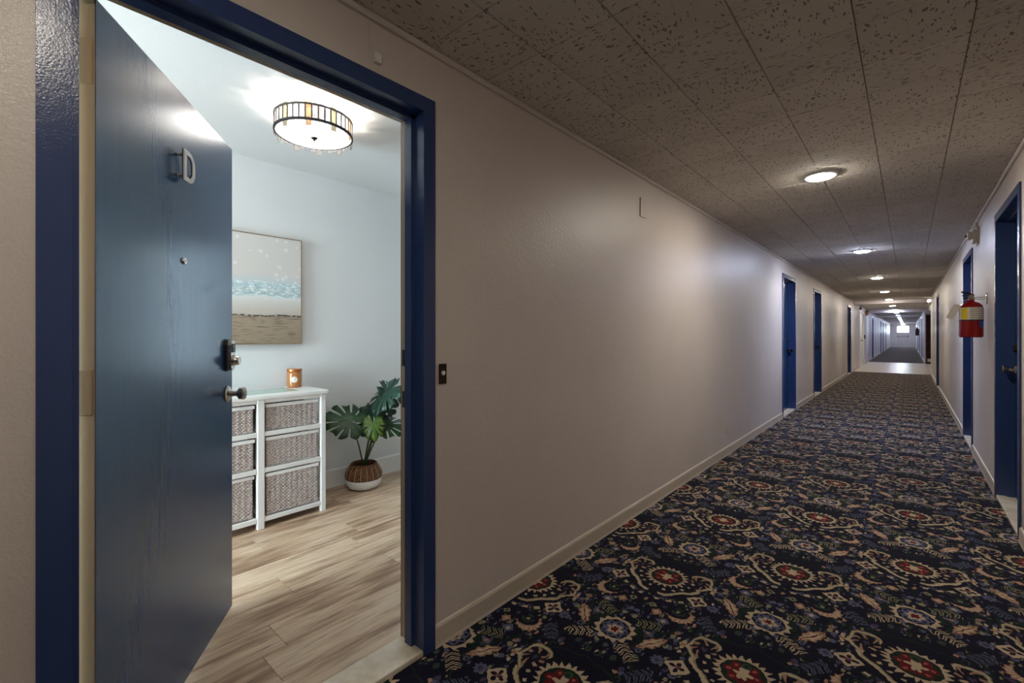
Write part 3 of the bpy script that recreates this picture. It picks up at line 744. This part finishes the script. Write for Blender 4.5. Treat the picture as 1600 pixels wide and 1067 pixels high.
cells = ((DY0+pw, mid-0.021), (mid+0.021, DY1-pw))
rowz = ((0.075, 0.347), (0.377, 0.574), (0.604, 0.782))
for (a, b) in cells:
    for z in (0.0575, 0.362, 0.589, 0.797): MB().box(DXF-0.026, DXF-0.003, a, b, z-0.0145, z+0.0145 if z < 0.79 else 0.808, 0.002).build('front_rail', M['white_paint'], dr)
    for z in (0.0575, 0.362, 0.589): MB().box(DXB+0.03, DXF-0.026, a, a+0.02, z-0.006, z+0.010, 0.001).build('drawer_runner', M['white_paint'], dr); MB().box(DXB+0.03, DXF-0.026, b-0.02, b, z-0.006, z+0.010, 0.001).build('drawer_runner', M['white_paint'], dr)
# top: white frame round a sea-green glass inlay, rounded corners
def rrect(x0, x1, y0, y1, r, n=5):
    out = []
    for cx_, cy_, a0 in ((x1-r, y1-r, 0), (x0+r, y1-r, PI/2), (x0+r, y0+r, PI), (x1-r, y0+r, 1.5*PI)):
        for i in range(n+1): a_ = a0+PI/2*i/n; out.append((cx_+r*math.cos(a_), cy_+r*math.sin(a_)))
    return out
top = MB().prism(rrect(DXB-0.012, DXF+0.018, DY0-0.02, DY1+0.024, 0.035), 0.022, Matrix.Translation((0, 0, 0.808))).build('dresser_top', M['white_paint'], dr)
bv = top.modifiers.new('b', 'BEVEL'); bv.width = 0.003; bv.segments = 2
MB().box(DXB+0.035, -3.145, DY0+0.13, 1.385, 0.830, 0.833, 0.001).build('glass_inlay', M['sea_glass'], dr)
def basket(a, b, z0, z1, out):
    """woven basket drawer; front face is real over-under weave"""
    xf = DXF-0.014+out; xb = DXB+0.05; a += 0.016; b -= 0.022
    m = MB(); zt = z1-0.030
    ny = max(24, int((b-a)/0.00425)); nz = max(10, int((zt-z0-0.004)/0.00525))
    g = []
    for j in range(nz+1):
        row = []
        for i in range(ny+1):
            ph = math.sin(PI*i/4.0 + (PI/2 if (j//2) % 2 else 0)); bulge = 0.003*ph*(1 if j % 2 else 0.1)
            row.append(m.bm.verts.new((xf+bulge+random.uniform(-0.0007, 0.0007), a+(b-a)*i/ny, z0+0.004+(zt-z0-0.004)*j/nz)))
        g.append(row)
    for j in range(nz):
        for i in range(ny): m.bm.faces.new((g[j][i], g[j][i+1], g[j+1][i+1], g[j+1][i]))
    m.box(xb, xf-0.006, a, a+0.012, z0+0.004, zt); m.box(xb, xf-0.006, b-0.012, b, z0+0.004, zt); m.box(xb, xb+0.012, a+0.012, b-0.012, z0+0.004, zt); m.box(xb+0.012, xf-0.006, a+0.012, b-0.012, z0+0.004, z0+0.014)
    o = m.build('basket_drawer', M['weave'], dr)
    MB().box(xf-0.016, xf+0.005, a-0.006, b+0.010, zt, zt+0.021, 0.003).build('drawer_rail', M['white_paint'], o)
for ci, (a, b) in enumerate(cells):
    for ri, (z0, z1) in enumerate(rowz): basket(a, b, z0, z1, (-0.006, 0.004, 0.0)[(ci+ri) % 3])

# candle jar
cj = thing('candle_jar', 'amber glass candle jar with copper lid on the white dresser', 'candle', (-3.362, 1.452, RZ+0.8305))
MB().lathe([(0, 0), (0.044, 0), (0.049, 0.005), (0.050, 0.012), (0.050, 0.104), (0.046, 0.112), (0.043, 0.112), (0.046, 0.104), (0.046, 0.012), (0, 0.010)], 28).build('jar', M['amber'], cj, True)
MB().cyl(0.0455, 0.075, (0, 0, 0.0105), 'Z', 24).build('wax', M['wax'], cj, True)
MB().lathe([(0, 0.1125), (0.050, 0.1125), (0.051, 0.115), (0.051, 0.130), (0.049, 0.133), (0, 0.133)], 28).build('lid', M['copper'], cj, True)
# round paper label wrapped on the jar, facing the doorway
m = MB(); rr = 0.0512; th0 = math.atan2(-1.45, 3.36); c0 = m.bm.verts.new((rr*math.cos(th0), rr*math.sin(th0), 0.058)); ring = []
for i in range(20):
    a_ = 2*PI*i/20; t_ = th0+0.022*math.cos(a_)/rr; ring.append(m.bm.verts.new((rr*math.cos(t_), rr*math.sin(t_), 0.058+0.022*math.sin(a_))))
for i in range(20): m.bm.faces.new((c0, ring[i], ring[(i+1) % 20]))
m.build('round_label', M['label_white'], cj)

# beach canvas
pa = thing('beach_canvas', 'framed beach seascape canvas hanging on the room wall above the dresser', 'picture', (RX, 0, 1.133))
py0, py1, ph = 0.68, 1.533, 0.772
MB().box(0.006, 0.030, py0+0.006, py1-0.006, 0.006, ph-0.006).build('canvas', M['beach'], pa)
for nm, a in (('frame_bar', (0, 0.034, py0, py0+0.006, 0, ph)), ('frame_bar', (0, 0.034, py1-0.006, py1, 0, ph)), ('frame_bar', (0, 0.034, py0+0.006, py1-0.006, 0, 0.006)), ('frame_bar', (0, 0.034, py0+0.006, py1-0.006, ph-0.006, ph))):
    MB().box(*a).build(nm, simple('thin_oak_frame', srgb(130, 106, 80), 0.5) if 'oakf' not in M else M['oakf'], pa); M.setdefault('oakf', bpy.data.materials['thin_oak_frame'])

# ------------------------------------------------------------------ potted monstera
PX, PY = -3.262, 1.950
pl = thing('potted_monstera', 'potted monstera with split dark green leaves in rattan and white pot', 'plant', (PX, PY, RZ))
MB().lathe([(0, 0), (0.085, 0), (0.112, 0.012), (0.132, 0.040), (0.138, 0.070), (0.1375, 0.078), (0.132, 0.078), (0.125, 0.045), (0, 0.02)], 40).build('pot_base', M['white_paint'], pl, True)
# woven upper: stacked coils
potr = lambda f: 0.134+0.006*math.sin(min(1, f*1.6)*PI)*0.6-0.034*max(0, (f-0.25)/0.75)**1.5
prof = []
nr = 12
for i in range(nr*4+1):
    f = i/(nr*4); z = 0.0785+0.108*f; r = potr(f) + 0.004*abs(math.sin(PI*nr*f)); prof.append((r, z))
prof += [(prof[-1][0]-0.012, 0.187), (0.095, 0.150), (0.118, 0.085)]
wv = MB().lathe(prof, 40, cap=False).build('woven_rim', M['rattan'], pl, True)
for k in range(18):
    a_ = 2*PI*k/18; pts = []
    for i in range(7):
        f = i/6; r = potr(f*0.9)+0.0035; pts.append((r*math.cos(a_), r*math.sin(a_), 0.080+0.098*f))
    MB().tube(pts, 0.0018, 5).build('cord', M['cord'], wv)
MB().lathe([(0.1, 0.186), (0.1015, 0.190), (0.099, 0.196), (0.094, 0.194), (0.093, 0.187)], 36, cap=False).build('rolled_lip', M['rattan'], wv, True)
MB().cyl(0.094, 0.012, (0, 0, 0.148), 'Z', 24).build('moss', M['soil'], pl)
def monstera(size, slits, cup):
    """heart-shaped blade split to the rim; petiole at the origin, tip along +Y"""
    m = MB(); half = []
    N = 52
    angs = [(-PI*0.94)+(1.88*PI)*i/N for i in range(N+1)]              # measured from the tip
    cuts = [s_*(0.42+0.46*k) for k in range(slits) for s_ in (-1, 1)]
    def R(a):
        h_ = abs(a)/PI
        return size*(1.0-0.42*h_**0.8+0.10*math.sin(h_*PI)) * (0.80 if h_ > 0.90 else 1.0)*(0.92+0.08*math.cos(9*a))
    def P(a, f):
        r = R(a)*f; x = r*math.sin(a)*0.78; y = r*math.cos(a)
        return (x, y, -cup*size*(x*x+0.7*max(y, 0)**2)/(size*size) + 0.02*size*math.cos(a*14)*f)
    c0 = m.bm.verts.new((0, 0, 0)); fr = (0.30, 0.48, 0.74, 1.0)
    ring = [[m.bm.verts.new(P(a, f)) for f in fr] for a in angs]
    for i in range(N):
        am = (angs[i]+angs[i+1])/2
        cut = any(abs(am-c_) < 0.045 for c_ in cuts)
        m.bm.faces.new((c0, ring[i][0], ring[i+1][0]))
        for k in range(3):
            if cut and k >= 1: continue
            m.bm.faces.new((ring[i][k], ring[i][k+1], ring[i+1][k+1], ring[i+1][k]))
    bmesh.ops.delete(m.bm, geom=[v for v in m.bm.verts if not v.link_faces], context='VERTS')
    return m
def add_leaf(base, tip, facing, size, mat, stem_from, slits=5, cup=0.25):
    base, tip = Vector(base), Vector(tip); y = (tip-base).normalized(); z = Vector(facing); z = (z-z.dot(y)*y).normalized(); x = y.cross(z)
    m = monstera(size, slits, cup)
    mt = Matrix(((x.x, y.x, z.x, base.x), (x.y, y.y, z.y, base.y), (x.z, y.z, z.z, base.z), (0, 0, 0, 1)))
    bmesh.ops.transform(m.bm, matrix=mt, verts=list(m.bm.verts))
    o = m.build('leaf', mat, pl, True); o.location = (-PX+0, -PY, -RZ); o.location = Vector((0,0,0))-Vector((PX, PY, RZ))
    sd = o.modifiers.new('s', 'SOLIDIFY'); sd.thickness = 0.0012
    rib = MB().tube([base+z*0.002, (base+tip)/2+z*0.002-z*cup*size*0.12, base+(tip-base)*0.92-z*cup*size*0.5], 0.0022, 5, 0.0008).build('midrib', M['stem'], o)
    s0 = Vector(stem_from); mid_ = (s0+base)/2+Vector((0, 0, 0.06))
    pts = [s0*(1-t)**2+mid_*2*t*(1-t)+base*t*t for t in [i/8 for i in range(9)]]
    st = MB().tube(pts, 0.0068, 8, 0.0035).build('stem', M['stem'], pl, True); st.location = -Vector((PX, PY, RZ))
soil = (PX, PY, RZ+0.155)
cv = Vector((0.75, -0.45, 0.2))                # roughly towards the doorway
add_leaf((-3.235, 1.825, 0.535), (-3.375, 1.66, 0.60), (0.50, -0.45, 0.62), 0.235, M['leaf_mid'], soil, 5, 0.2)          # left
add_leaf((-3.03, 2.010, 0.755), (-3.17, 1.865, 0.60), (0.35, -0.35, 0.85), 0.235, M['leaf_dark'], soil, 5, 0.30)        # top, drooping
add_leaf((-3.195, 1.995, 0.545), (-3.185, 1.985, 0.36), (0.80, -0.55, 0.1), 0.20, M['leaf_dark'], soil, 5, 0.1)         # behind
add_leaf((-3.07, 1.915, 0.520), (-3.045, 1.915, 0.40), (0.80, -0.58, 0.1), 0.135, M['leaf_lite'], soil, 3, 0.15)         # pale underside
add_leaf((-3.11, 2.045, 0.49), (-3.03, 2.16, 0.475), (0.62, -0.30, 0.7), 0.17, M['leaf_mid'], soil, 4, 0.3)             # right
add_leaf((-3.08, 2.06, 0.765), (-3.02, 2.18, 0.68), (0.50, -0.3, 0.8), 0.17, M['leaf_dark'], soil, 4, 0.4)              # top right
add_leaf((-3.12, 2.06, 0.62), (-3.13, 2.05, 0.74), (0.80, -0.5, 0.3), 0.14, M['leaf_dark'], soil, 4, 0.2)

# ------------------------------------------------------------------ room ceiling fixture
FX, FY, FB, FR = -2.478, 1.178, 2.290, 0.198
cl = thing('drum_ceiling_light', 'round drum ceiling light of glass strips glowing in the room', 'ceiling light', (FX, FY, RH))
zt_ = lambda z: z-RH
MB().lathe([(0, 0), (0.07, 0), (0.07, -0.012), (0.02, -0.022), (0.02, -0.04), (0, -0.04)], 24).build('canopy', M['dark_metal'], cl, True)
for z in (FB+0.016, FB+0.092):
    MB().lathe([(FR-0.005, -0.005), (FR+0.005, -0.005), (FR+0.005, 0.005), (FR-0.005, 0.005), (FR-0.005, -0.005)], 64, (0, 0, zt_(z)), cap=False).build('ring', M['came'], cl, False)
NS = 40; sw = 2*PI*FR/NS
for k in range(NS):
    a_ = 2*PI*(k+0.3)/NS; long_ = (k % 4 == 0)
    z0 = FB-0.020 if long_ else FB+0.002-0.004*((k*7) % 3); z1 = FB+0.112 if long_ else FB+0.098+0.005*((k*5) % 3)
    mt = M['strip_amber'] if long_ and (k//4) % 2 else (M['strip_grey'] if long_ else M['strip_clear'])
    MB().box(-sw/2+0.0009, sw/2-0.0009, -0.0012, 0.0012, zt_(z0), zt_(z1)).build('glass_strip', mt, cl, loc=(FR*math.cos(a_), FR*math.sin(a_), 0), rotz=a_+PI/2)
    a2 = a_+PI/NS
    MB().box(-0.0028, 0.0028, -0.0024, 0.0024, zt_(FB+0.008), zt_(FB+0.096)).build('came_bar', M['came'], cl, loc=(FR*math.cos(a2), FR*math.sin(a2), 0), rotz=a2+PI/2)
dif = NT('frosted_diffuser'); dif.set(Base_Color=(0.9, 0.88, 0.84, 1), Roughness=0.4); dif.b.inputs['Emission Color'].default_value = (1, 0.95, 0.88, 1); dif.b.inputs['Emission Strength'].default_value = 12.0
MB().lathe([(0, 0.0), (FR-0.016, 0.006), (FR-0.006, 0.012), (FR-0.006, 0.016), (0, 0.010)], 48, (0, 0, zt_(FB+0.002))).build('diffuser', dif.m, cl, True)
MB().lathe([(0, -0.022), (0.006, -0.020), (0.008, -0.014), (0.004, -0.010), (0.016, -0.007), (0.019, -0.001), (0, 0.001)], 20, (0, 0, zt_(FB))).build('finial', M['dark_metal'], cl, True)
MB().cyl(0.005, 0.125, (0, 0, zt_(FB+0.004)), 'Z', 10).build('centre_rod', M['dark_metal'], cl)
for k in range(3):
    a_ = 2*PI*k/3+0.9; r = 0.085
    b = MB().lathe([(0, -0.03), (0.014, -0.026), (0.019, -0.010), (0.016, 0.008), (0.010, 0.022), (0, 0.024)], 14, (r*math.cos(a_), r*math.sin(a_), zt_(FB+0.085))).build('bulb', emit('lamp_bulb_%d' % k, (1.0, 0.90, 0.76), 6.0), cl, True)
    L = bpy.data.lights.new('bulb_light', 'POINT'); L.energy = ROOM_BULB/3; L.color = (1.0, 0.90, 0.78); L.shadow_soft_size = 0.022
    lo = bpy.data.objects.new('bulb_light', L); C.objects.link(lo); lo.parent = cl; lo.location = (r*math.cos(a_), r*math.sin(a_), zt_(FB+0.046))

# ------------------------------------------------------------------ corridor LED lights
leds = [(-3.6, NEUT, 'ceiling LED behind the viewer by the end wall'), (0.05, WARM, 'round warm LED ceiling light overhead beside the open door'), (3.70, WARM, 'largest warm LED ceiling light in view'), (7.36, COOL, 'cool bluish-white LED ceiling light, second in the row'),
        (11.0, NEUT, 'third LED ceiling light from the front'), (14.65, WARM, 'fourth LED ceiling light from the front'), (18.0, WARM, 'LED ceiling light just before the lobby beam')]
for k in range(10): leds.append((21.9+3.66*k, COOL if k > 0 else NEUT, None))
lm = {}
for i, (y, colr, lab) in enumerate(leds):
    t = thing('ceiling_light', lab or '%s small round LED ceiling light past the lobby beam' % ('first', 'second', 'third', 'fourth', 'fifth', 'sixth', 'seventh', 'eighth', 'ninth', 'farthest')[i-7], 'ceiling light', (-0.452, y, HC), 0, 'corridor LED ceiling lights')
    MB().lathe([(0.074, -0.0005), (0.098, -0.0005), (0.098, -0.005), (0.092, -0.015), (0.083, -0.017)], 32, cap=False).build('rim', M['white_trim'], t, True)
    pw_ = {-3.6: 0.4, 0.05: 0.62, 7.36: 2.6, 3.70: 1.25}.get(y, 1.2); key = (colr, pw_)
    mm = lm.get(key) or emit('led_glow_%d' % len(lm), colr, LED*pw_); lm[key] = mm
    MB().lathe([(0, -0.029), (0.03, -0.0285), (0.06, -0.026), (0.074, -0.022), (0.080, -0.017), (0.082, -0.002)], 32, cap=False).build('diffuser', mm, t, True)

# ------------------------------------------------------------------ fittings on the left wall
t = thing('door_chime_button', 'bronze doorbell plate with white button beside the blue frame', 'doorbell', (XL, 1.160, 1.048))
MB().box(0, 0.005, -0.019, 0.019, -0.039, 0.039, 0.0015).build('plate', M['dark_metal'], t)
MB().lathe([(0, 0), (0.009, 0), (0.009, 0.004), (0.007, 0.006), (0, 0.006)], 18, (0.005, 0, 0.003), 'X').build('button', M['letter_white'], t, True)
t = thing('wall_outlet', 'ivory electrical outlet low on the left corridor wall', 'outlet', (XL, 4.85, 0.275))
pt = MB().box(0, 0.006, -0.036, 0.036, -0.058, 0.058, 0.002).build('plate', M['plastic_white'], t)
for z in (-0.021, 0.021):
    s_ = MB().lathe([(0, 0), (0.016, 0), (0.015, 0.002), (0, 0.002)], 18, (0.006, 0, z), 'X').build('socket', M['plastic_white'], t, True)
    MB().box(0.0078, 0.0084, -0.007, -0.005, z-0.005, z+0.005).box(0.0078, 0.0084, 0.005, 0.007, z-0.005, z+0.005).build('slots', M['black'], s_)
t = thing('door_sensor', 'tiny white sensor box above the open door frame', 'sensor', (XL, 0.868, 2.142))
MB().box(0, 0.016, -0.013, 0.013, -0.017, 0.017, 0.002).build('housing', M['letter_white'], t)
MB().tube([(0.003, -0.010, 0.015), (0.003, -0.022, 0.03), (0.002, -0.024, 0.10), (0.002, -0.024, 0.122)], 0.0016, 6).build('wire', M['wall'], t)
t = thing('blank_wall_plate', 'small paint-covered blank plate high on the left wall', 'wall plate', (XL, 2.935, 2.066))
MB().box(0, 0.007, -0.045, 0.045, -0.064, 0.064, 0.001).build('plate', M['wall'], t)
MB().cyl(0.004, 0.002, (0.007, 0, 0.04), 'X', 10).build('screw', M['wall'], t)

# ------------------------------------------------------------------ fire extinguisher on the right wall
ex = thing('fire_extinguisher', 'red fire extinguisher hanging on the right corridor wall', 'fire extinguisher', (0.398, 5.47, 1.178))
MB().lathe([(0, 0.004), (0.066, 0.0), (0.073, 0.006), (0.075, 0.016), (0.075, 0.245), (0.070, 0.268), (0.052, 0.290), (0.028, 0.302), (0.020, 0.306), (0.020, 0.316), (0, 0.316)], 36).build('cylinder', M['red'], ex, True)
ARC0 = -PI/2
MB().lathe([(0.0753, 0.150), (0.0757, 0.150), (0.0757, 0.252), (0.0753, 0.252)], 30, arc=(ARC0-1.25, ARC0+1.45), cap=False).build('paper_label', M['label_white'], ex, True)
for (a0, a1, z0, z1, mt) in ((-0.95, -0.35, 0.155, 0.248, 'yellow'), (0.62, 1.20, 0.086, 0.138, 'blue_print')):
    MB().lathe([(0.0759, z0), (0.0761, z0), (0.0761, z1), (0.0759, z1)], 10, arc=(ARC0+a0, ARC0+a1), cap=False).build('sticker', M[mt], ex, True)
m = MB()
for k in range(5): m.lathe([(0.0759, 0.162+k*0.018), (0.0761, 0.162+k*0.018), (0.0761, 0.166+k*0.018), (0.0759, 0.166+k*0.018)], 10, arc=(ARC0-0.15, ARC0+1.2), cap=False)
m.build('label_print', M['grille'], ex)
MB().lathe([(0.0755, 0.140), (0.0772, 0.140), (0.0772, 0.149), (0.0755, 0.149)], 36, cap=False).build('strap', M['black'], ex, True)
m = MB(); m.lathe([(0, 0), (0.019, 0), (0.021, 0.006), (0.019, 0.03), (0.014, 0.046), (0, 0.046)], 18, (0, 0, 0.314)); m.build('valve', M['brass'], ex, True)
m = MB(); m.box(-0.055, 0.02, -0.010, 0.010, 0.352, 0.360, 0.002); m.tube([(0.015, 0, 0.354), (-0.02, 0, 0.376), (-0.06, 0, 0.388)], 0.008, 8); m.build('handle', M['black'], ex, True)
MB().lathe([(0, 0), (0.017, 0), (0.018, 0.008), (0.014, 0.012), (0, 0.012)], 20, (-0.004, -0.018, 0.337), '-Y').build('gauge', M['chrome'], ex, True)
MB().cyl(0.009, 0.03, (-0.016, 0, 0.333), '-X', 12, 0.002).build('nozzle', M['black'], ex, True)
m = MB(); m.tube([(0.0, 0.0, 0.336), (0.088, 0.0, 0.336)], 0.004, 8); m.tube([(0.0, 0.02, 0.322), (0.088, 0.02, 0.322)], 0.003, 8); m.box(0.0885, 0.0945, -0.015, 0.035, 0.28, 0.37, 0.001); m.build('wall_hook', M['chrome'], ex, True)
tg = MB().prism([(-0.024, 0), (0.024, 0), (0.024, 0.115), (0.012, 0.128), (-0.012, 0.128), (-0.024, 0.115)], 0.0008, Matrix.Translation((-0.135, -0.035, 0.162)) @ Matrix.Rotation(math.radians(24), 4, 'Y') @ Matrix.Rotation(PI/2, 4, 'X')).build('inspection_tag', M['label_white'], ex)
MB().tube([(-0.085, -0.036, 0.282), (-0.05, -0.02, 0.31), (-0.012, -0.01, 0.33)], 0.0012, 5).build('tag_string', M['label_white'], ex)

# fire alarm horn
t = thing('fire_alarm_horn', 'beige fire alarm horn high on the right wall by the ceiling', 'fire alarm', (XR, 6.10, 2.128))
MB().box(-0.016, 0, -0.065, 0.065, -0.085, 0.085, 0.004).build('back_plate', M['plastic_white'], t)
MB().box(-0.045, -0.016, -0.052, 0.052, -0.065, 0.060, 0.008, 2).build('body', M['plastic_white'], t)
MB().box(-0.078, -0.045, -0.035, 0.035, -0.030, 0.045, 0.007, 2).build('lens', M['label_white'], t)
MB().cyl(0.012, 0.012, (-0.078, 0, 0.008), '-X', 14, 0.002).build('strobe', M['dark_metal'], t)
MB().box(-0.020, 0, 0.055, 0.075, 0.085, HC-2.128, 0.003).build('raceway', M['plastic_white'], t)

# ------------------------------------------------------------------ lobby and far fittings
t = thing('exit_sign', 'small green-lit box sign at the lobby corner', 'exit sign', (0.60, LB0+0.55, 2.03))
MB().box(-0.14, 0.14, -0.02, 0.02, -0.09, 0.10, 0.006).build('housing', M['plastic_white'], t)
MB().box(-0.12, 0.12, -0.024, -0.020, -0.06, 0.07).build('lit_panel', emit('green_panel', (0.45, 0.7, 0.3), 0.5), t)
MB().cyl(0.008, HC-2.03-0.1, (0, 0, 0.10), 'Z', 8).build('stem', M['plastic_white'], t)
t = thing('emergency_light', 'white emergency lamp on the corridor wall corner before the lobby', 'emergency light', (XR, LB0-0.35, 2.13))
MB().box(-0.06, 0, -0.12, 0.12, -0.05, 0.05, 0.008).build('housing', M['plastic_white'], t)
for s_ in (-1, 1): MB().lathe([(0, 0), (0.035, 0), (0.045, 0.05), (0.04, 0.055), (0, 0.058)], 16, (-0.05, s_*0.07, 0.06), '-Y').build('lamp_head', emit('emergency_glow_%d' % s_, (1, 0.95, 0.9), 2.0), t, True)
t = thing('alarm_bell', 'copper alarm bell high on the lobby left wall', 'alarm bell', (XL, 23.9, 2.10))
MB().lathe([(0, 0), (0.10, 0.0), (0.11, 0.02), (0.10, 0.06), (0.06, 0.085), (0, 0.09)], 24, (0.03, 0, 0), 'X').build('gong', M['copper'], t, True)
MB().box(0, 0.03, -0.06, 0.06, -0.06, 0.06, 0.004).build('back_box', M['plastic_white'], t)
t = thing('alarm_strobe', 'pale strobe box above the white lobby door', 'strobe', (XL, 21.2, 2.17))
MB().box(0, 0.05, -0.07, 0.07, -0.05, 0.07, 0.006).build('housing', M['grille'], t)
MB().box(0.05, 0.075, -0.03, 0.03, -0.03, 0.03, 0.006).build('lens', M['label_white'], t)
t = thing('door_keypad', 'black keypad on the wall beside the white lobby door', 'keypad', (XL, 23.45, 1.12))
MB().box(0, 0.035, -0.05, 0.05, -0.08, 0.08, 0.008).build('housing', M['black'], t)
MB().box(0.035, 0.038, -0.035, 0.035, -0.06, 0.06, 0.001).build('key_field', M['grille'], t)
# dark wooden shelf unit standing in the lobby corner
t = thing('wooden_shelf_unit', 'tall dark brown wooden shelf unit in the lobby corner', 'shelf', (XR+0.03, LB1-0.36, 0))
W_, D_, H_ = 0.8, 0.34, 2.04
MB().box(0, 0.035, 0, D_, 0, H_, 0.003).build('side_panel', M['brown_wood'], t); MB().box(W_-0.035, W_, 0, D_, 0, H_, 0.003).build('side_panel', M['brown_wood'], t)
MB().box(0.035, W_-0.035, D_-0.012, D_, 0, H_).build('back_panel', M['brown_wood'], t)
for z in (0.06, 0.45, 0.85, 1.25, 1.65, H_-0.03): MB().box(0.035, W_-0.035, 0.004, D_-0.012, z, z+0.025, 0.002).build('shelf', M['brown_wood'], t)
MB().box(0.035, W_-0.035, 0, 0.02, 0, 0.06).build('plinth', M['brown_wood'], t)
b_ = MB().box(0.05, 0.40, 0.03, 0.30, 0.0855, 0.21, 0.004).build('storage_box', M['label_white'], None, loc=(XR+0.03, LB1-0.36, 0)); tag(b_, 'pale box on the bottom of the dark shelf unit', 'box')
t = thing('wall_exit_light', 'glowing box lamp above the far exit door', 'exit light', (-0.42, Y1-0.03, 2.18))
MB().box(-0.17, 0.17, -0.04, 0.03, -0.05, 0.09, 0.006).build('housing', M['plastic_white'], t)
MB().box(-0.15, 0.15, -0.044, -0.04, -0.035, 0.075).build('lit_panel', emit('exit_glow', (1, 0.98, 0.95), 3.0), t)
t = thing('far_fire_extinguisher', 'dark extinguisher on the right wall beyond the lobby', 'fire extinguisher', (0.40, 39.0, 1.15))
MB().lathe([(0, 0), (0.08, 0.0), (0.085, 0.02), (0.085, 0.40), (0.05, 0.47), (0.02, 0.48), (0, 0.48)], 20).build('cylinder', simple('dark_red', srgb(60, 12, 14), 0.3), t, True)
MB().box(-0.05, 0.02, -0.012, 0.012, 0.48, 0.54, 0.004).build('valve', M['black'], t)
MB().box(0.05, 0.0925, -0.03, 0.03, 0.2, 0.4, 0.002).build('wall_bracket', M['black'], t)
bpy.context.view_layer.update()
